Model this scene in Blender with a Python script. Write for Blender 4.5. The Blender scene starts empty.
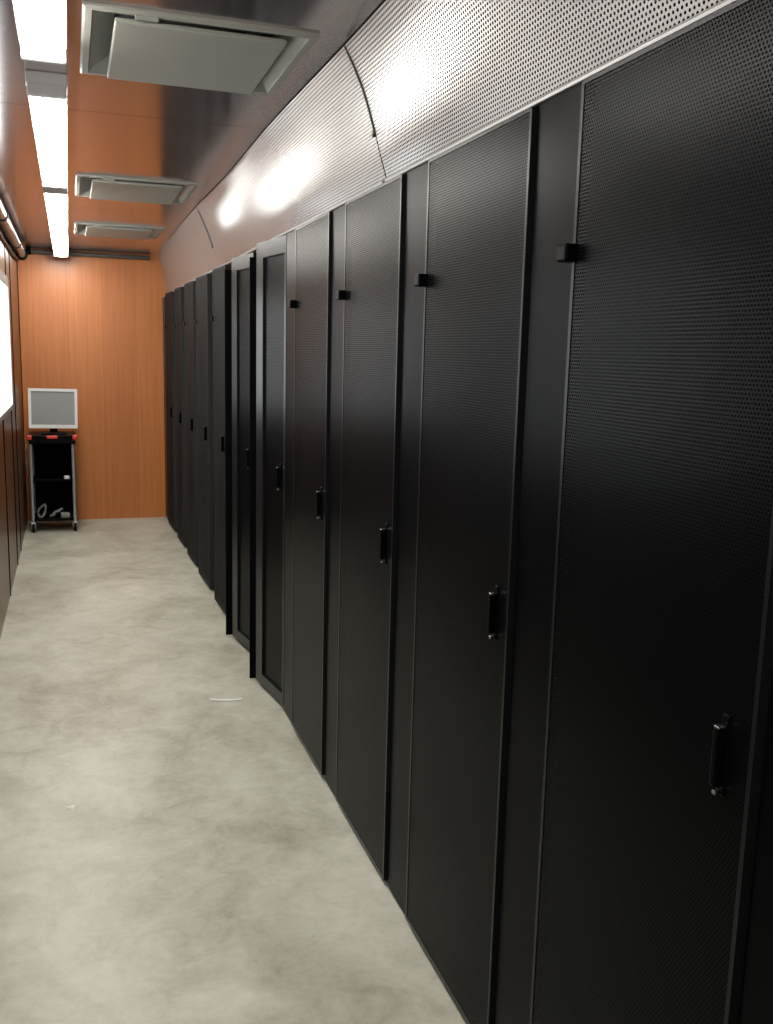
import bpy, bmesh, math, random
from mathutils import Vector, Matrix
random.seed(4)
S = bpy.context.scene
C = S.collection
PI = math.pi

# ------------------------------------------------------------------ helpers
def obj(name, bm, mat, parent=None, smooth=False):
    me = bpy.data.meshes.new(name)
    bmesh.ops.recalc_face_normals(bm, faces=bm.faces)
    bm.to_mesh(me); bm.free()
    if smooth:
        for p in me.polygons: p.use_smooth = True
    o = bpy.data.objects.new(name, me); C.objects.link(o)
    if mat: me.materials.append(mat)
    if parent: o.parent = parent
    return o

def thing(name, label, cat, loc=(0, 0, 0), rotz=0, group=None):
    o = bpy.data.objects.new(name, None); C.objects.link(o)
    o.location = loc; o.rotation_euler = (0, 0, rotz); o.empty_display_size = .05
    return tag(o, label, cat, group)

def tag(o, label, cat, group=None):
    o['label'] = label; o['category'] = cat
    if group: o['group'] = group
    return o

def struct(name, bm, m, parent=None, smooth=False):
    o = obj(name, bm, m, parent, smooth)
    if parent is None: o['kind'] = 'structure'
    return o

def B(): return bmesh.new()

def box(bm, x0, x1, y0, y1, z0, z1, bev=0, seg=2):
    r = bmesh.ops.create_cube(bm, size=1)
    vs = r['verts']
    for v in vs:
        v.co = Vector((x0 + (v.co.x + .5) * (x1 - x0), y0 + (v.co.y + .5) * (y1 - y0), z0 + (v.co.z + .5) * (z1 - z0)))
    if bev:
        es = list({e for v in vs for e in v.link_edges})
        bmesh.ops.bevel(bm, geom=es, offset=bev, segments=seg, affect='EDGES', profile=.5)
    return bm

def quad(bm, pts):
    vs = [bm.verts.new(p) for p in pts]
    return bm.faces.new(vs)

def tube(bm, pts, r, n=12, cap=True):
    pts = [Vector(p) for p in pts]
    rings = []
    for i, p in enumerate(pts):
        a = pts[max(0, i - 1)]; b = pts[min(len(pts) - 1, i + 1)]
        t = (b - a).normalized()
        ref = Vector((0, 0, 1)) if abs(t.z) < .9 else Vector((0, 1, 0))
        u = t.cross(ref).normalized(); w = u.cross(t).normalized()
        rr = r[i] if isinstance(r, (list, tuple)) else r
        rings.append([bm.verts.new(p + rr * (math.cos(2 * PI * k / n) * u + math.sin(2 * PI * k / n) * w)) for k in range(n)])
    for a, b in zip(rings, rings[1:]):
        for k in range(n):
            bm.faces.new((a[k], a[(k + 1) % n], b[(k + 1) % n], b[k]))
    if cap:
        bm.faces.new(rings[0]); bm.faces.new(rings[-1])
    return bm

def ring(bm, o, i, d0, d1, bev=0, axis='x', seg=2):
    """one closed frame: outer rectangle o and inner rectangle i = (u0, u1, v0, v1), depth d0..d1 along the axis"""
    def P(u, v, d): return (d, u, v) if axis == 'x' else (u, d, v)
    def lp(r, d): return [bm.verts.new(P(u, v, d)) for u, v in ((r[0], r[2]), (r[1], r[2]), (r[1], r[3]), (r[0], r[3]))]
    of, ob, nf, nb = lp(o, d0), lp(o, d1), lp(i, d0), lp(i, d1)
    for k in range(4):
        m = (k + 1) % 4
        for a, b in ((of, nf), (nf, nb), (nb, ob), (ob, of)): bm.faces.new((a[k], a[m], b[m], b[k]))
    if bev:
        es = [e for e in bm.edges if len(e.link_faces) == 2 and e.calc_face_angle(0) > .3]
        bmesh.ops.bevel(bm, geom=es, offset=bev, segments=seg, affect='EDGES', profile=.5)
    return bm

def arc(cx, cy, cz, r, a0, a1, n, plane='xy'):
    out = []
    for i in range(n + 1):
        a = a0 + (a1 - a0) * i / n
        c, s = r * math.cos(a), r * math.sin(a)
        out.append((cx + c, cy + s, cz) if plane == 'xy' else ((cx + c, cy, cz + s) if plane == 'xz' else (cx, cy + c, cz + s)))
    return out

# ------------------------------------------------------------------ materials
class NT:
    def __init__(s, name):
        s.m = bpy.data.materials.new(name); s.m.use_nodes = True
        s.t = s.m.node_tree; s.t.nodes.clear()
        s.out = s.n('ShaderNodeOutputMaterial')
    def n(s, k, **kw):
        o = s.t.nodes.new(k)
        for a, v in kw.items(): setattr(o, a, v)
        return o
    def l(s, a, b): s.t.links.new(a, b)
    def math(s, op, a, b=None, clamp=False):
        o = s.n('ShaderNodeMath', operation=op, use_clamp=clamp)
        for i, v in enumerate((a, b)):
            if v is None: continue
            if isinstance(v, (int, float)): o.inputs[i].default_value = v
            else: s.l(v, o.inputs[i])
        return o.outputs[0]
    def ramp(s, fac, stops):
        o = s.n('ShaderNodeValToRGB'); e = o.color_ramp.elements
        while len(e) < len(stops): e.new(.5)
        for i, (p, c) in enumerate(stops):
            e[i].position = p; e[i].color = (*c, 1)
        s.l(fac, o.inputs[0]); return o.outputs[0]
    def noise(s, vec, scale, detail=4, rough=.5, dist=0):
        o = s.n('ShaderNodeTexNoise'); o.inputs['Scale'].default_value = scale
        o.inputs['Detail'].default_value = detail; o.inputs['Roughness'].default_value = rough
        o.inputs['Distortion'].default_value = dist
        if vec is not None: s.l(vec, o.inputs['Vector'])
        return o.outputs['Fac']
    def mapping(s, vec, sc=(1, 1, 1), loc=(0, 0, 0)):
        o = s.n('ShaderNodeMapping'); o.inputs['Scale'].default_value = sc; o.inputs['Location'].default_value = loc
        s.l(vec, o.inputs['Vector']); return o.outputs[0]
    def mix(s, fac, a, b, blend='MIX'):
        o = s.n('ShaderNodeMix', data_type='RGBA', blend_type=blend)
        for i, v in ((0, fac), (6, a), (7, b)):
            if isinstance(v, (int, float)): o.inputs[i].default_value = v
            elif isinstance(v, tuple): o.inputs[i].default_value = (*v, 1)
            else: s.l(v, o.inputs[i])
        return o.outputs[2]
    def bsdf(s, color, rough=.5, metal=0, spec=.5, bump=None, bstr=.1, bdist=.01, coat=0, emit=None, estr=0):
        p = s.n('ShaderNodeBsdfPrincipled')
        for k, v in (('Base Color', color), ('Roughness', rough)):
            if isinstance(v, (int, float)): p.inputs[k].default_value = v
            elif isinstance(v, tuple): p.inputs[k].default_value = (*v, 1)
            else: s.l(v, p.inputs[k])
        p.inputs['Metallic'].default_value = metal
        p.inputs['Specular IOR Level'].default_value = spec
        if coat: p.inputs['Coat Weight'].default_value = coat; p.inputs['Coat Roughness'].default_value = .1
        if emit: p.inputs['Emission Color'].default_value = (*emit, 1); p.inputs['Emission Strength'].default_value = estr
        if bump is not None:
            b = s.n('ShaderNodeBump'); b.inputs['Strength'].default_value = bstr; b.inputs['Distance'].default_value = bdist
            s.l(bump, b.inputs['Height']); s.l(b.outputs[0], p.inputs['Normal'])
        return p.outputs[0]
    def done(s, sh): s.l(sh, s.out.inputs[0]); return s.m

def plain(name, col, rough=.5, metal=0, spec=.5, var=.06, scale=30, emit=None, estr=0):
    t = NT(name); tc = t.n('ShaderNodeTexCoord')
    f = t.noise(tc.outputs['Object'], scale, 3)
    c = t.mix(f, tuple(max(0, v * (1 - var)) for v in col), tuple(v * (1 + var) for v in col))
    return t.done(t.bsdf(c, rough, metal, spec, emit=emit, estr=estr))

def perforated(name, col, pitch, r, rough, metal, spec=.5, ax=('Y', 'Z'), diag=False):
    """painted steel sheet with a staggered pattern of real (see-through) holes"""
    t = NT(name); tc = t.n('ShaderNodeTexCoord')
    sx = t.n('ShaderNodeSeparateXYZ'); t.l(tc.outputs['UV'], sx.inputs[0])
    k = math.sqrt(3)
    u = t.math('MULTIPLY', sx.outputs['X'], 1 / pitch); v = t.math('MULTIPLY', sx.outputs['Y'], 1 / (pitch * k))
    if diag: u, v = t.math('MULTIPLY', sx.outputs['Y'], 1 / pitch), t.math('MULTIPLY', sx.outputs['X'], 1 / (pitch * k))
    def cell(o):
        a = t.math('SUBTRACT', t.math('FRACT', t.math('ADD', u, o)), .5)
        b = t.math('MULTIPLY', t.math('SUBTRACT', t.math('FRACT', t.math('ADD', v, o)), .5), k)
        return t.math('SQRT', t.math('ADD', t.math('MULTIPLY', a, a), t.math('MULTIPLY', b, b)))
    d = t.math('MINIMUM', cell(0.), cell(.5))
    hole = t.math('LESS_THAN', d, r / pitch)
    f = t.noise(tc.outputs['Object'], 3.0, 4)
    c = t.mix(f, tuple(x * .9 for x in col), tuple(x * 1.1 for x in col))
    sh = t.bsdf(c, rough, metal, spec)
    tr = t.n('ShaderNodeBsdfTransparent')
    mx = t.n('ShaderNodeMixShader'); t.l(hole, mx.inputs[0]); t.l(sh, mx.inputs[1]); t.l(tr.outputs[0], mx.inputs[2])
    return t.done(mx.outputs[0])

def wood(name, dark, light, axis, board, rough, spec, coat=0):
    """laminate planks standing upright; axis = the horizontal axis across the planks"""
    t = NT(name); tc = t.n('ShaderNodeTexCoord'); o = tc.outputs['Object']
    g = t.noise(t.mapping(o, (22, 22, .55)), 2.2, 6, .62, .4)
    fine = t.noise(t.mapping(o, (160, 160, 2.2)), 2.0, 3, .6)
    sx = t.n('ShaderNodeSeparateXYZ'); t.l(o, sx.inputs[0])
    q = t.math('MULTIPLY', sx.outputs[axis], 1 / board)
    wn = t.n('ShaderNodeTexWhiteNoise', noise_dimensions='1D'); t.l(t.math('FLOOR', q), wn.inputs['W'])
    f = t.math('ADD', t.math('MULTIPLY', g, .65), t.math('MULTIPLY', fine, .25))
    f = t.math('ADD', f, t.math('MULTIPLY', t.math('SUBTRACT', wn.outputs[0], .5), .16))
    c = t.ramp(f, [(.22, dark), (.68, light)])
    fr = t.math('FRACT', q); edge = t.math('LESS_THAN', t.math('MINIMUM', fr, t.math('SUBTRACT', 1., fr)), .0025 / board)
    c = t.mix(t.math('MULTIPLY', edge, .35), c, tuple(x * .5 for x in dark))
    return t.done(t.bsdf(c, rough, 0, spec, bump=fine, bstr=.04, bdist=.002, coat=coat))

M = {}
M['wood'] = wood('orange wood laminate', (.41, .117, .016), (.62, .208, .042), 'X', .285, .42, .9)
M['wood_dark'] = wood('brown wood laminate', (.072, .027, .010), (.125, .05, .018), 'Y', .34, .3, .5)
M['rack'] = plain('black powder coated steel', (.0018, .0020, .0024), .30, 0, .055)
M['rack_strip'] = plain('black satin steel', (.0012, .0016, .0024), .31, 0, .035)
M['door_frame'] = plain('black door frame steel', (.010, .0107, .0115), .28, 0, .16)  # colour lifted to paint in the highlight along the bevelled edges
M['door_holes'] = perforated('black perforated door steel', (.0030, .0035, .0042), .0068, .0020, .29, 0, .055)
M['door_far_sheen'] = perforated('matte perforated steel with sheen in colour', (.017, .0175, .018), .0068, .0020, .6, 0, .06)  # far doors: reflected light is put into the greyer base colour
M['frame_far_sheen'] = plain('matte steel with lamp sheen in colour', (.034, .0345, .035), .55, 0, .08)  # far frames: lighter base colour paints the lamp sheen
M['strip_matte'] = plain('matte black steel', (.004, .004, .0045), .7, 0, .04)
M['inside'] = plain('dark rack interior', (.002, .002, .0023), .7, 0, .05)
M['soffit'] = perforated('silver perforated sheet', (.53, .54, .545), .0105, .0028, .225, .62, .5, diag=False)
M['soffit_edge'] = plain('silver folded sheet edge', (.5, .49, .47), .4, .7)
M['black'] = plain('black plastic', (.002, .002, .0022), .35, 0, .06)
M['gasket'] = plain('dark rubber seam', (.02, .02, .02), .7)
M['glint'] = plain('bright steel for handle glints', (.6, .6, .6), .25, 1)  # for the bright bits that stand in for glints on the handles
M['cassette'] = plain('off white plastic', (.265, .265, .235), .42, 0, .5, .03)
M['cassette_in'] = plain('grey air outlet', (.09, .09, .085), .6)
M['lamp_body'] = plain('white enamelled steel', (.8, .8, .78), .4)
t = NT('opal lamp diffuser'); M['lamp'] = t.done(t.bsdf((.9, .9, .88), .4, emit=(1, .965, .90), estr=38))
t = NT('bright frosted daylight pane'); M['pane'] = t.done(t.bsdf((.9, .92, .92), .3, emit=(.93, .98, 1), estr=2.6))
M['alu'] = plain('grey window aluminium', (.32, .33, .33), .4, .6)
M['pipe'] = plain('dark grey cable sleeve', (.10, .095, .09), .25, .3, .7)
M['trolley_metal'] = plain('light grey tube', (.45, .45, .46), .35, .5)
M['red'] = plain('red plastic', (.62, .045, .03), .4)
M['white'] = plain('white monitor plastic', (.78, .79, .78), .4)
M['screen'] = plain('grey switched off screen', (.29, .295, .30), .3, 0, .5, .1, 6)
M['pale'] = plain('pale grey plastic', (.22, .22, .215), .5)
M['paper'] = plain('white scrap', (.8, .8, .76), .6)

# concrete floor
t = NT('polished grey concrete'); tc = t.n('ShaderNodeTexCoord'); o = tc.outputs['Object']
a = t.noise(t.mapping(o, (1.0, .8, 1)), 1.7, 6, .62, .6)
b = t.noise(o, 7, 6, .65, .8); c_ = t.noise(o, 45, 4, .6)
f = t.math('ADD', t.math('ADD', t.math('MULTIPLY', a, .55), t.math('MULTIPLY', b, .33)), t.math('MULTIPLY', c_, .12))
col = t.ramp(f, [(.36, (.29, .27, .205)), (.45, (.40, .385, .31)), (.53, (.49, .48, .40)), (.64, (.60, .585, .50))])
vor = t.n('ShaderNodeTexVoronoi', feature='F1'); vor.inputs['Scale'].default_value = 2.6; t.l(o, vor.inputs['Vector'])
spot = t.math('LESS_THAN', vor.outputs['Distance'], .016)
col = t.mix(t.math('MULTIPLY', spot, .45), col, (.1, .09, .075))
M['floor'] = t.done(t.bsdf(col, t.math('ADD', t.math('MULTIPLY', b, .22), .30), 0, .45, bump=f, bstr=.12, bdist=.004))

# glossy dark ceiling panels, joints every 2.44 m
t = NT('glossy dark ceiling laminate'); tc = t.n('ShaderNodeTexCoord'); o = tc.outputs['Object']
sx = t.n('ShaderNodeSeparateXYZ'); t.l(o, sx.inputs[0])
q = t.math('FRACT', t.math('MULTIPLY', t.math('ADD', sx.outputs['Y'], 2.44 * 3 - 3.6), 1 / 2.44))
edge = t.math('LESS_THAN', t.math('MINIMUM', q, t.math('SUBTRACT', 1., q)), .0018)
n1 = t.noise(o, 4, 3, .5)
col = t.mix(n1, (.66, .60, .61), (.74, .68, .69))
col = t.mix(t.math('MULTIPLY', edge, .75), col, (.05, .04, .04))
wob = t.noise(t.mapping(o, (1, 1, 1)), 26, 2, .5)
M['ceiling'] = t.done(t.bsdf(col, t.math('ADD', t.math('MULTIPLY', n1,   .06), .12), .96, .5, bump=wob, bstr=.05, bdist=.003))

# ------------------------------------------------------------------ room
XL, XR2, HC, YB, YF = -.391, 1.98, 2.349, 8.762, -1.9
XD = .825                                              # plane of the rack doors
bm = B(); box(bm, XL - .1, XR2 + .1, YF - .1, YB + .1, -.12, 0); struct('floor', bm, M['floor'])

CASS = [(.055, .635, 2.50, 3.10), (.055, .635, 4.88, 5.53), (.060, .640, 6.73, 7.36)]
bm = B()
xs = sorted({XL, XR2} | {v for c in CASS for v in c[:2]}); ys = sorted({YF, YB} | {v for c in CASS for v in c[2:]})
def inhole(x, y): return any(c[0] - 1e-4 < x < c[1] + 1e-4 and c[2] < y < c[3] for c in CASS)
vv = {}
def V(x, y):
    if (x, y) not in vv: vv[(x, y)] = bm.verts.new((x, y, HC))
    return vv[(x, y)]
for i in range(len(xs) - 1):
    for j in range(len(ys) - 1):
        if inhole((xs[i] + xs[i + 1]) / 2, (ys[j] + ys[j + 1]) / 2): continue
        bm.faces.new((V(xs[i], ys[j]), V(xs[i + 1], ys[j]), V(xs[i + 1], ys[j + 1]), V(xs[i], ys[j + 1])))
r = bmesh.ops.extrude_face_region(bm, geom=list(bm.faces))
for v in [g for g in r['geom'] if isinstance(g, bmesh.types.BMVert)]: v.co.z += .03
struct('ceiling', bm, M['ceiling'])

# left wall with two window openings
WIN = [(5.25, 6.86), (2.35, 3.96)]; WZ0, WZ1 = 1.14, 1.935
bm = B()
def wq(y0, y1, z0, z1): box(bm, XL - .1, XL, y0, y1, z0, z1)
prev = YF
for y0, y1 in sorted(WIN):
    wq(prev, y0, 0, HC); wq(y0, y1, 0, WZ0); wq(y0, y1, WZ1, HC); prev = y1
wq(prev, YB, 0, HC)
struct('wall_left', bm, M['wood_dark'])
bm = B(); box(bm, XL - .1, XR2 + .1, YB, YB + .1, 0, HC); struct('wall_back', bm, M['wood'])
bm = B(); box(bm, XR2, XR2 + .1, YF, YB, 0, HC); struct('wall_right', bm, M['inside'])
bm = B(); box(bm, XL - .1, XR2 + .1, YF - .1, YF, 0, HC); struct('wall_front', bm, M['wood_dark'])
# black joint strips between the left wall panels
for i, y in enumerate((8.62, 7.47, 6.98, 6.10, 4.74, 3.38, 2.02, .66)):
    bm = B()
    if any(a - .02 < y < b + .02 for a, b in WIN):
        box(bm, XL, XL + .005, y - .011, y + .011, 0, WZ0 - .045, .0015)
    else:
        box(bm, XL, XL + .005, y - .011, y + .011, 0, HC, .0015)
    struct('trim_%d' % (i + 1), bm, M['black'])
# windows
for i, (y0, y1) in enumerate(WIN):
    bm = B(); t_ = .045; x0, x1 = XL - .03, XL + .022
    ring(bm, (y0 - .015, y1 + .015, WZ0 - .025, WZ1 + t_), (y0 + .008, y1 - .008, WZ0 + .006, WZ1 - .02), x0, x1, .003)
    w = struct('window_%d' % (i + 1), B(), None)
    struct('window_frame', bm, M['alu'], w)
    bm = B(); box(bm, XL - .004, XL + .016, y0, y1, WZ0, WZ1, .002); p = struct('window_pane', bm, M['pane'], w)

# ------------------------------------------------------------------ ceiling lights
lamp_pos = [(7.72, 'farthest ceiling batten light, ending at the orange back wall'),
            (5.93, 'white batten light on the ceiling beside the middle air outlet'),
            (4.02, 'white batten light on the ceiling just beyond the nearest air outlet'),
            (1.92, 'white batten light on the ceiling beside the nearest large air outlet'),
            (-.14, 'batten light on the ceiling above the nearest rack')]
LX = -.040
for y, lab in lamp_pos:
    L = .85
    r = thing('batten_light', lab, 'ceiling light', (LX, y, HC), 0, 'row of ceiling batten lights')
    bm = B(); box(bm, -.060, .060, -L - .018, L + .018, -.035, 0, .005); obj('housing', bm, M['lamp_body'], r)
    bm = B()
    n = 10; pr = [(.055 * math.cos(PI + PI * k / n), -.034 + .034 * math.sin(PI + PI * k / n)) for k in range(n + 1)]
    rings = [[bm.verts.new((px, yy, pz)) for px, pz in pr] for yy in (-L, L)]
    for k in range(n): bm.faces.new((rings[0][k], rings[0][k + 1], rings[1][k + 1], rings[1][k]))
    bm.faces.new(rings[0]); bm.faces.new(rings[1]); bm.faces.new((rings[0][0], rings[0][n], rings[1][n], rings[1][0]))
    obj('diffuser', bm, M['lamp'], r)
    for s in (-1, 1):
        bm = B(); box(bm, -.057, .057, s * (L + .009) - .009, s * (L + .009) + .009, -.072, -.03, .006); obj('end_cap', bm, M['lamp_body'], r)

# ------------------------------------------------------------------ ceiling cassettes
clab = ['large off white ceiling air outlet nearest the camera', 'off white ceiling air outlet between the nearest and farthest ones',
        'farthest ceiling air outlet, close to the orange back wall']
for (x0, x1, y0, y1), lab in zip(CASS, clab):
    cx, cy = (x0 + x1) / 2, (y0 + y1) / 2; w, d = (x1 - x0) / 2, (y1 - y0) / 2
    r = thing('air_cassette', lab, 'air conditioner', (cx, cy, HC), 0, 'ceiling air outlets')
    # outer flange: rim that slopes up into the recess
    bm = B()
    def loop(a, b, z): return [bm.verts.new(p) for p in ((-a, -b, z), (a, -b, z), (a, b, z), (-a, b, z))]
    ls = [loop(w, d, 0), loop(w, d, -.006), loop(w - .006, d - .006, -.010), loop(w - .022, d - .022, -.010),
          loop(w - .026, d - .026, -.004), loop(w - .075, d - .075, .050)]
    for a, b in zip(ls, ls[1:]):
        for k in range(4): bm.faces.new((a[k], a[(k + 1) % 4], b[(k + 1) % 4], b[k]))
    obj('frame', bm, M['cassette'], r)
    bm = B(); box(bm, -w + .01, w - .01, -d + .01, d - .01, .06, .20); obj('recess', bm, M['cassette_in'], r)
    bm = B(); box(bm, -w + .075, w - .075, -d + .045, d - .035, -.024, -.010, .005); obj('center_panel', bm, M['cassette'], r)
    for sx_ in (-1, 1):
        for sy in (-1, 1):
            bm = B(); tube(bm, [(sx_ * (w - .16), sy * (d - .15), -.012), (sx_ * (w - .16), sy * (d - .15), .07)], .008, 8); obj('hanger', bm, M['cassette_in'], r)
    for s in (-1, 1):      # slanting side vanes
        bm = B(); box(bm, -.036, .036, -d + .05, d - .05, -.003, .003, .002)
        bmesh.ops.rotate(bm, verts=bm.verts, matrix=Matrix.Rotation(s * .62, 3, 'Y'))
        bmesh.ops.translate(bm, verts=bm.verts, vec=(s * (w - .052), 0, .018)); obj('vane', bm, M['cassette'], r)
    bm = B(); box(bm, -.028, .028, -.012, .012, -.004, .004, .002); bmesh.ops.translate(bm, verts=bm.verts, vec=(-w + .15, -d + .024, -.012))
    obj('clip', bm, M['cassette'], r)

# ------------------------------------------------------------------ server racks
def uv_sheet(bm, p00, p10, p11, p01):
    """one flat sheet with UVs in metres"""
    uv = bm.loops.layers.uv.verify()
    f = quad(bm, (p00, p10, p11, p01))
    a, b, c, d = [Vector(p) for p in (p00, p10, p11, p01)]
    co = [(0, 0), ((b - a).length, 0), ((b - a).length, (d - a).length), (0, (d - a).length)]
    for l, q_ in zip(f.loops, co): l[uv].uv = q_
    return f

def door_mesh(W, H, ml, mr, mt, mb):
    """frame ring: local y 0 (right, handle side) .. W (left), x 0 = front"""
    bm = B(); ring(bm, (0, W, 0, H), (mr, W - ml, mb, H - mt), 0, .028, .0045)
    return bm

def make_rack(lab, yr, W, strip, dx=0., turn=0., wide=False, fin=False, far=0.):
    """yr = y of the door's right edge, W door width, strip = width of the plain strip on the door's left"""
    H = 2.0
    panel, frame, plate = (M['door_far_sheen'], M['frame_far_sheen'], M['strip_matte']) if far else (M['door_holes'], M['door_frame'], M['rack_strip'])
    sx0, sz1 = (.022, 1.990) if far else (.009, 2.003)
    r = thing('server_rack', lab, 'server rack', (XD - far, yr, 0), 0, 'row of black server racks')
    tot = W + strip
    x0 = .05
    bm = B(); box(bm, x0, 1.08, -.004, tot - .008, .03, 1.985, .004)
    obj('cabinet', bm, M['rack'], r)
    bm = B(); box(bm, .035, 1.05, .01, tot - .02, 0, .035); obj('plinth', bm, M['inside'], r)
    # door
    ml, mr, mt, mb = (.085, .022, .065, .05) if wide else (.009, .008, .007, .012)
    d = obj('door', door_mesh(W, H - .025, ml, mr, mt, mb), frame, r)
    d.location = (dx, 0, .025); d.rotation_euler = (0, 0, turn)
    bm = B(); xx = .0015 if not wide else .009
    uv_sheet(bm, (xx, W - ml, mb), (xx, mr, mb), (xx, mr, H - .025 - mt), (xx, W - ml, H - .025 - mt))
    obj('perforated_panel', bm, panel, d)
    bm = B(); box(bm, .022, .026, mr, W - ml, mb, H - .025 - mt); obj('backing', bm, M['inside'], d)
    # handle
    hy = .056; hz = .990
    bm = B(); box(bm, -.002, .006, hy - .008, hy + .008, hz - .055, hz + .062, .003); h = obj('handle', bm, M['black'], d)
    bm = B(); box(bm, -.017, -.001, hy - .006, hy + .006, hz - .040, hz + .044, .003); obj('lever', bm, M['black'], h)
    bm = B(); box(bm, -.016, -.005, hy - .006, hy + .006, hz + .0435, hz + .0465, .001); obj('upper_glint', bm, M['glint'], h)  # bright bit added as the glint at the lever's top
    bm = B(); box(bm, -.012, -.003, hy - .004, hy + .004, hz - .052, hz - .046, .001); obj('lower_glint', bm, M['glint'], h)  # second added bit, the glint below the lever
    # strip beside the door
    if fin:
        bm = B(); box(bm, -.066, .030, -.003, .003, 0, 1.94, .001)
        s = obj('side_strip', bm, M['inside'], r); s.location = (.008, W + .058, .008)
    else:
        bm = B(); box(bm, sx0, x0 + .005, W + .004, tot - .010, .012, sz1, .003); obj('side_strip', bm, plate, r)
    if not fin:
        bm = B(); box(bm, -.022, .018, W - .016, W + .018, 1.706, 1.736, .004); obj('hinge_block', bm, M['rack'], r)
    return r

L = 'black server rack'
make_rack('nearest black server rack, mostly cut off by the right edge of the photo', .20, .545, .185)
make_rack('large black rack with perforated door nearest the camera, filling the right side', .93, .545, .18)
make_rack('second black perforated rack from the camera, beside the dark gap at the widest door', 1.655, .535, .19)
make_rack('third black perforated rack from the camera, plain strip at its left', 2.38, .525, .195)
make_rack('fourth black perforated rack from the camera, next to the wide framed door', 3.10, .49, .20)
make_rack('nearer of the two racks with a wide framed door standing slightly out', 3.80, .37, .37, dx=.012, turn=.14, wide=True, fin=True)
make_rack('farther of the two racks with a wide framed door standing slightly out', 4.54, .345, .365, dx=.016, turn=.14, wide=True, fin=True)
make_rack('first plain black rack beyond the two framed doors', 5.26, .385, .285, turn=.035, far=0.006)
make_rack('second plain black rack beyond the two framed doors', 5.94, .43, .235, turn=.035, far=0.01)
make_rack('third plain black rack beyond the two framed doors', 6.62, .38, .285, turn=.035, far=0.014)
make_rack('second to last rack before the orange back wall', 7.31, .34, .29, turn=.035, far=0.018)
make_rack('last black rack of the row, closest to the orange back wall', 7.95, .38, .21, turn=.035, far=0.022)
bm = B(); box(bm, XD - .020, XD + .01, 8.535, 8.755, .01, 1.985, .003)
tag(obj('blanking_panel', bm, M['rack']), 'narrow plain black panel closing the row against the orange wall', 'panel')

# ------------------------------------------------------------------ perforated panels above the racks
slab = ['nearest silver perforated panel above the racks, its holes large and clear',
        'middle silver perforated panel above the racks, with bright lamp glare',
        'farthest silver perforated panel above the racks, reaching the back wall']
def sof(y, tt):
    """(x, z) of the slightly buckled sheet at position y and height fraction tt"""
    top = .716 + .004 * math.sin(y * 3.1) + .005 * math.sin(y * 1.3 + 1) + max(0, y - 6.5) * .022
    f = (math.log(math.cos(math.radians(13))) - math.log(math.cos(math.radians(13 + 16 * tt)))) / (math.log(math.cos(math.radians(13))) - math.log(math.cos(math.radians(29))))
    glare_dent = 0  # local bends shaped so the sheet throws bright lamp spots
    for c, tc, A, sy in ((2.24, .50, .0165, .36), (3.58, .47, .0175, .55), (5.00, .58, .0165, .42)):
        u = (tt - tc) / .42; glare_dent += A * u * math.exp(-u * u) * math.exp(-((y - c) / sy) ** 2)
    return .843 + (top - .843) * f + glare_dent * min(1, tt * 6, (1 - tt) * 6 + .3), 2.012 + (HC - 2.0 - .016) * tt
for (y0, y1), lab in zip(((-1.2, 2.552), (2.560, 5.640), (5.648, 8.745)), slab):
    r = thing('perforated_soffit_panel', lab, 'panel', (0, (y0 + y1) / 2, 2.0), 0, 'silver panels above the racks')
    yc = (y0 + y1) / 2
    bm = B(); uv = bm.loops.layers.uv.verify(); nY, nZ = 72, 16
    grid = []
    for i in range(nY + 1):
        y = y0 + (y1 - y0) * i / nY; row = []
        for j in range(nZ + 1):
            tt = j / nZ
            x, z = sof(y, tt)
            row.append((bm.verts.new((x, y - yc, z - 2.0)), (y, tt * .37)))
        grid.append(row)
    for i in range(nY):
        for j in range(nZ):
            q4 = (grid[i][j], grid[i + 1][j], grid[i + 1][j + 1], grid[i][j + 1])
            f = bm.faces.new([g[0] for g in q4])
            for lp, g in zip(f.loops, q4): lp[uv].uv = g[1]
    obj('sheet', bm, M['soffit'], r, True)
    bm = B(); tube(bm, [(.838, y0 - yc + .01, .0105), (.838, y1 - yc - .01, .0105)], .006, 8); obj('lower_edge', bm, M['soffit_edge'], r)
    if y0 > 0:
        pts = [(sof(y0, q_)[0] - .001, y0 - yc - .004, sof(y0, q_)[1] - 2.0) for q_ in [.36 + .06 * k for k in range(11)]]
        bm = B(); tube(bm, pts, .0034, 6); obj('seam_strip', bm, M['gasket'], r)
        bm = B(); tube(bm, [(pts[0][0] - .004, pts[0][1] + .009, pts[0][2]), (pts[0][0] + .004, pts[0][1] + .009, pts[0][2])], .008, 10); obj('clip', bm, M['gasket'], r)

# ------------------------------------------------------------------ pipes and trim near the ceiling
r = thing('cable_pipe', 'thick dark pipe running along the left wall under the ceiling', 'pipe', (-.345, 7, 2.275))
bm = B(); tube(bm, [(0, -8.5, 0), (0, 1.50, 0)], .033, 18); obj('pipe', bm, M['pipe'], r, False)
bm = B(); tube(bm, [(0, 1.46, 0), (0, 1.54, 0)], .046, 20); tube(bm, [(0, 1.54, 0), (0, 1.57, 0)], [.046, .030], 20); obj('end_collar', bm, M['black'], r)
for k, yy in enumerate((-4.2, -2.6, -1.0, .6)):
    bm = B(); tube(bm, [(0, yy - .02, 0), (0, yy + .02, 0)], .038, 18); box(bm, -.046, 0, yy - .012, yy + .012, -.012, .012); obj('bracket', bm, M['black'], r)
bm = B(); tube(bm, [(XL + .014, -1.5, 2.19), (XL + .014, 5.6, 2.20), (XL + .016, 7.6, 2.20), (XL + .02, 8.45, 2.225)], .011, 8)
tag(obj('black_cable', bm, M['black']), 'thin black cable on the left wall below the thick pipe', 'cable')
r = thing('conduit', 'dark conduit along the top of the orange back wall', 'pipe', (0, YB - .028, 2.322))
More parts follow.
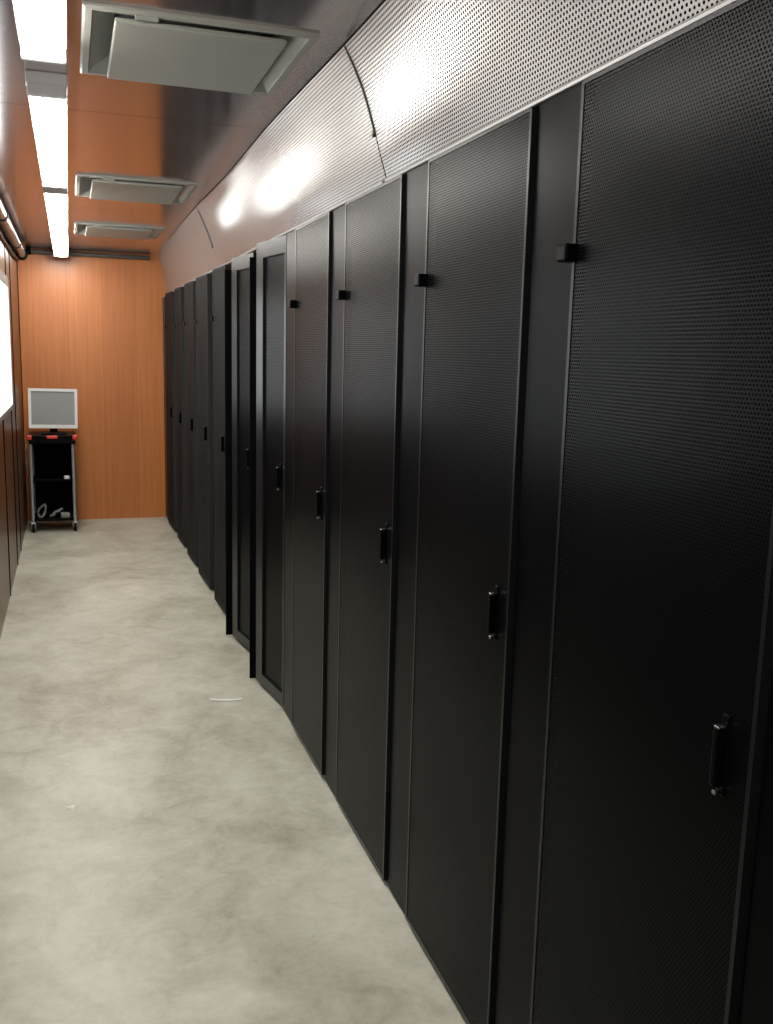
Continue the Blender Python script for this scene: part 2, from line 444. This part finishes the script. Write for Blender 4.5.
bm = B(); tube(bm, [(-.29, 0, 0), (.70, 0, 0)], .020, 12); obj('pipe', bm, M['pipe'], r)
bm = B(); tube(bm, [(-.32, 0, 0), (-.28, 0, 0)], .026, 12); obj('coupling', bm, M['black'], r)

# ------------------------------------------------------------------ cart with monitor
r = thing('utility_cart', 'black cart with grey posts and red corner caps in the far left corner', 'cart', (-.153, 8.18, 0))
hw, dp = .192, .40
px = [(-.170, .02), (.160, .02), (-.170, dp - .02), (.160, dp - .02)]
bm = B(); box(bm, -hw, hw, -.01, dp + .01, .770, .786, .004); box(bm, -hw + .004, hw - .004, -.004, dp, .79, .812, .006)
obj('top_tray', bm, M['black'], r)
bm = B(); box(bm, -hw + .01, hw - .01, -.012, .0, .742, .768, .003); obj('front_rail', bm, M['black'], r)
for s in (-1, 1):
    bm = B(); box(bm, s * .178 - .020, s * .178 + .020, -.020, .03, .775, .815, .010, 3); obj('corner_cap', bm, M['red'], r)
bm = B(); box(bm, -.045, .045, -.022, .004, .784, .812, .008, 3); obj('grip', bm, M['red'], r)
for x, y in px:
    bm = B(); tube(bm, [(x, y, .075), (x, y, .775)], .0125, 14); obj('post', bm, M['trolley_metal'], r)
for z, nm in ((.425, 'shelf'), (.095, 'shelf')):
    bm = B(); box(bm, -hw + .025, hw - .035, .012, dp - .01, z, z + .012, .003)
    box(bm, -hw + .03, hw - .04, .008, .016, z + .01, z + .022, .002); obj(nm, bm, M['black'], r)
bm = B(); box(bm, -hw + .01, hw - .02, dp - .012, dp, .08, .77); obj('back_panel', bm, M['inside'], r)
for s in (-1, 1):
    bm = B(); box(bm, s * .172 - .004, s * .172 + .004, .04, dp - .02, .09, .77); obj('side_panel', bm, M['inside'], r)
for x, y in px:
    bm = B(); tube(bm, [(x - .010, y, .036), (x + .010, y, .036)], .036, 18); w = obj('caster', bm, M['black'], r)
    bm = B(); box(bm, x - .020, x - .013, y - .016, y + .016, .03, .08, .003); box(bm, x + .013, x + .020, y - .016, y + .016, .03, .08, .003)
    box(bm, x - .02, x + .02, y - .018, y + .018, .073, .085, .003); obj('fork', bm, M['trolley_metal'], w)
bm = B(); tube(bm, [(-.205, .03, .75), (-.212, .02, .70), (-.206, .02, .63), (-.216, .01, .585), (-.205, .02, .54), (-.203, .04, .50)], .005, 6)
obj('hanging_cord', bm, M['pipe'], r)

r = thing('monitor', 'white framed square monitor, switched off, standing on the black cart', 'monitor', (-.142, 8.27, .8125))
bm = B(); box(bm, -.10, .10, -.03, .15, 0, .016, .006); obj('base', bm, M['black'], r)
bm = B(); box(bm, -.03, .03, .055, .085, .014, .12, .006); obj('neck', bm, M['black'], r)
sh = B(); box(sh, -.192, .192, 0, .05, .05, .378, .008); s = obj('housing', sh, M['white'], r)
bm = B()
ring(bm, (-.192, .192, .05, .378), (-.170, .170, .080, .355), -.012, .004, .003, 'y')
b_ = obj('bezel', bm, M['white'], s)
bm = B(); box(bm, -.172, .172, -.004, .002, .078, .357); sc_ = obj('screen', bm, M['screen'], s)
s.rotation_euler = (-.05, .012, .03); s.location = (0, .01, 0)

def small(name, lab, cat, x, y, z, sx, sy, sz, m, rz=0, group=None):
    bm = B(); box(bm, -sx / 2, sx / 2, -sy / 2, sy / 2, 0, sz, min(sx, sy, sz) * .25)
    o = obj(name, bm, m); o.location = (x, y, z); o.rotation_euler = (0, 0, rz); return tag(o, lab, cat, group)
small('small_box', 'small pale box at the right of the cart\'s middle shelf', 'box', -.050, 8.235, .4375, .045, .05, .032, M['white'], .1)
small('power_adapter', 'pale grey adapter block at the right of the cart\'s bottom shelf', 'power adapter', -.070, 8.24, .1075, .075, .06, .05, M['pale'], .15)
r = thing('cable_coil', 'grey coil of cable at the left of the cart\'s bottom shelf', 'cable', (-.255, 8.28, .1145))
bm = B(); pts = []
for k in range(90):
    a = k * 2 * PI / 22; q_ = .045 + .004 * math.sin(k * 1.7); pts.append((q_ * math.cos(a) * .7, q_ * math.sin(a) * .55, .055 + .045 * math.sin(a + .5) + .010 * math.sin(k * .6)))
tube(bm, pts, .006, 6); obj('coil', bm, M['pale'], r)
bm = B(); tube(bm, [(-.035, 0, .04), (-.03, -.02, .055), (-.02, 0, .075)], .009, 8); obj('tie', bm, M['pale'], r)
bm = B(); tube(bm, [(-.19, 8.26, .123), (-.165, 8.25, .135), (-.15, 8.27, .155), (-.12, 8.28, .165), (-.09, 8.29, .185)], [.012, .016, .012, .014, .010], 8)
tag(obj('cable_bundle', bm, M['pale']), 'pale cable bundle lying slanted in the middle of the cart\'s bottom shelf', 'cable')

# ------------------------------------------------------------------ bits on the floor
bm = B()
n = 12
for k in range(n):
    def pt(i, s): return (.55 + .137 * i / n, 4.015 - .012 * math.sin(PI * i / n) - .035 * i / n + s, .002)
    quad(bm, (pt(k, -.008), pt(k + 1, -.008), pt(k + 1, .008), pt(k, .008)))
r_ = bmesh.ops.extrude_face_region(bm, geom=list(bm.faces))
for v in [g for g in r_['geom'] if isinstance(g, bmesh.types.BMVert)]: v.co.z += .003
tag(obj('paper_strip', bm, M['paper']), 'thin white strip lying on the floor beside the racks', 'scrap')
def chip(x, y, sz, lab, m):
    bm = B(); bmesh.ops.create_icosphere(bm, subdivisions=2, radius=sz)
    for v in bm.verts: v.co = Vector((v.co.x * random.uniform(.8, 1.3), v.co.y * random.uniform(.7, 1.1), max(0, v.co.z * .45)))
    o = obj('floor_chip', bm, m); o.location = (x, y, 0); tag(o, lab, 'scrap')
chip(-.036, 3.134, .016, 'pale crumb on the concrete at the left of the floor', M['paper'])

# ------------------------------------------------------------------ camera
yaw, pit, rol = .326620, -.167404, .024872
fw = Vector((math.sin(yaw) * math.cos(pit), math.cos(yaw) * math.cos(pit), math.sin(pit)))
rt = Vector((math.cos(yaw), -math.sin(yaw), 0)); up = rt.cross(fw)
r2 = math.cos(rol) * rt + math.sin(rol) * up; u2 = -math.sin(rol) * rt + math.cos(rol) * up
cam = bpy.data.cameras.new('camera'); co = bpy.data.objects.new('camera', cam); C.objects.link(co)
co.matrix_world = Matrix(((r2.x, u2.x, -fw.x, 0), (r2.y, u2.y, -fw.y, 0), (r2.z, u2.z, -fw.z, 1.54329), (0, 0, 0, 1)))
cam.sensor_fit = 'VERTICAL'; cam.sensor_height = 24; cam.lens = 936.517 / 1024 * 24
cam.clip_start = .02
S.camera = co

w = bpy.data.worlds.new('world'); S.world = w; w.use_nodes = True
w.node_tree.nodes['Background'].inputs[0].default_value = (.5, .55, .6, 1); w.node_tree.nodes['Background'].inputs[1].default_value = .3
S.view_settings.view_transform = 'Standard'; S.view_settings.look = 'None'; S.view_settings.gamma = 1
S.view_settings.use_curve_mapping = False
S.view_settings.exposure = 0.0
S.cycles.use_denoising = True
S.cycles.max_bounces = 10; S.cycles.transparent_max_bounces = 12
S.cycles.sample_clamp_indirect = 1.6
S.cycles.blur_glossy = 1.5
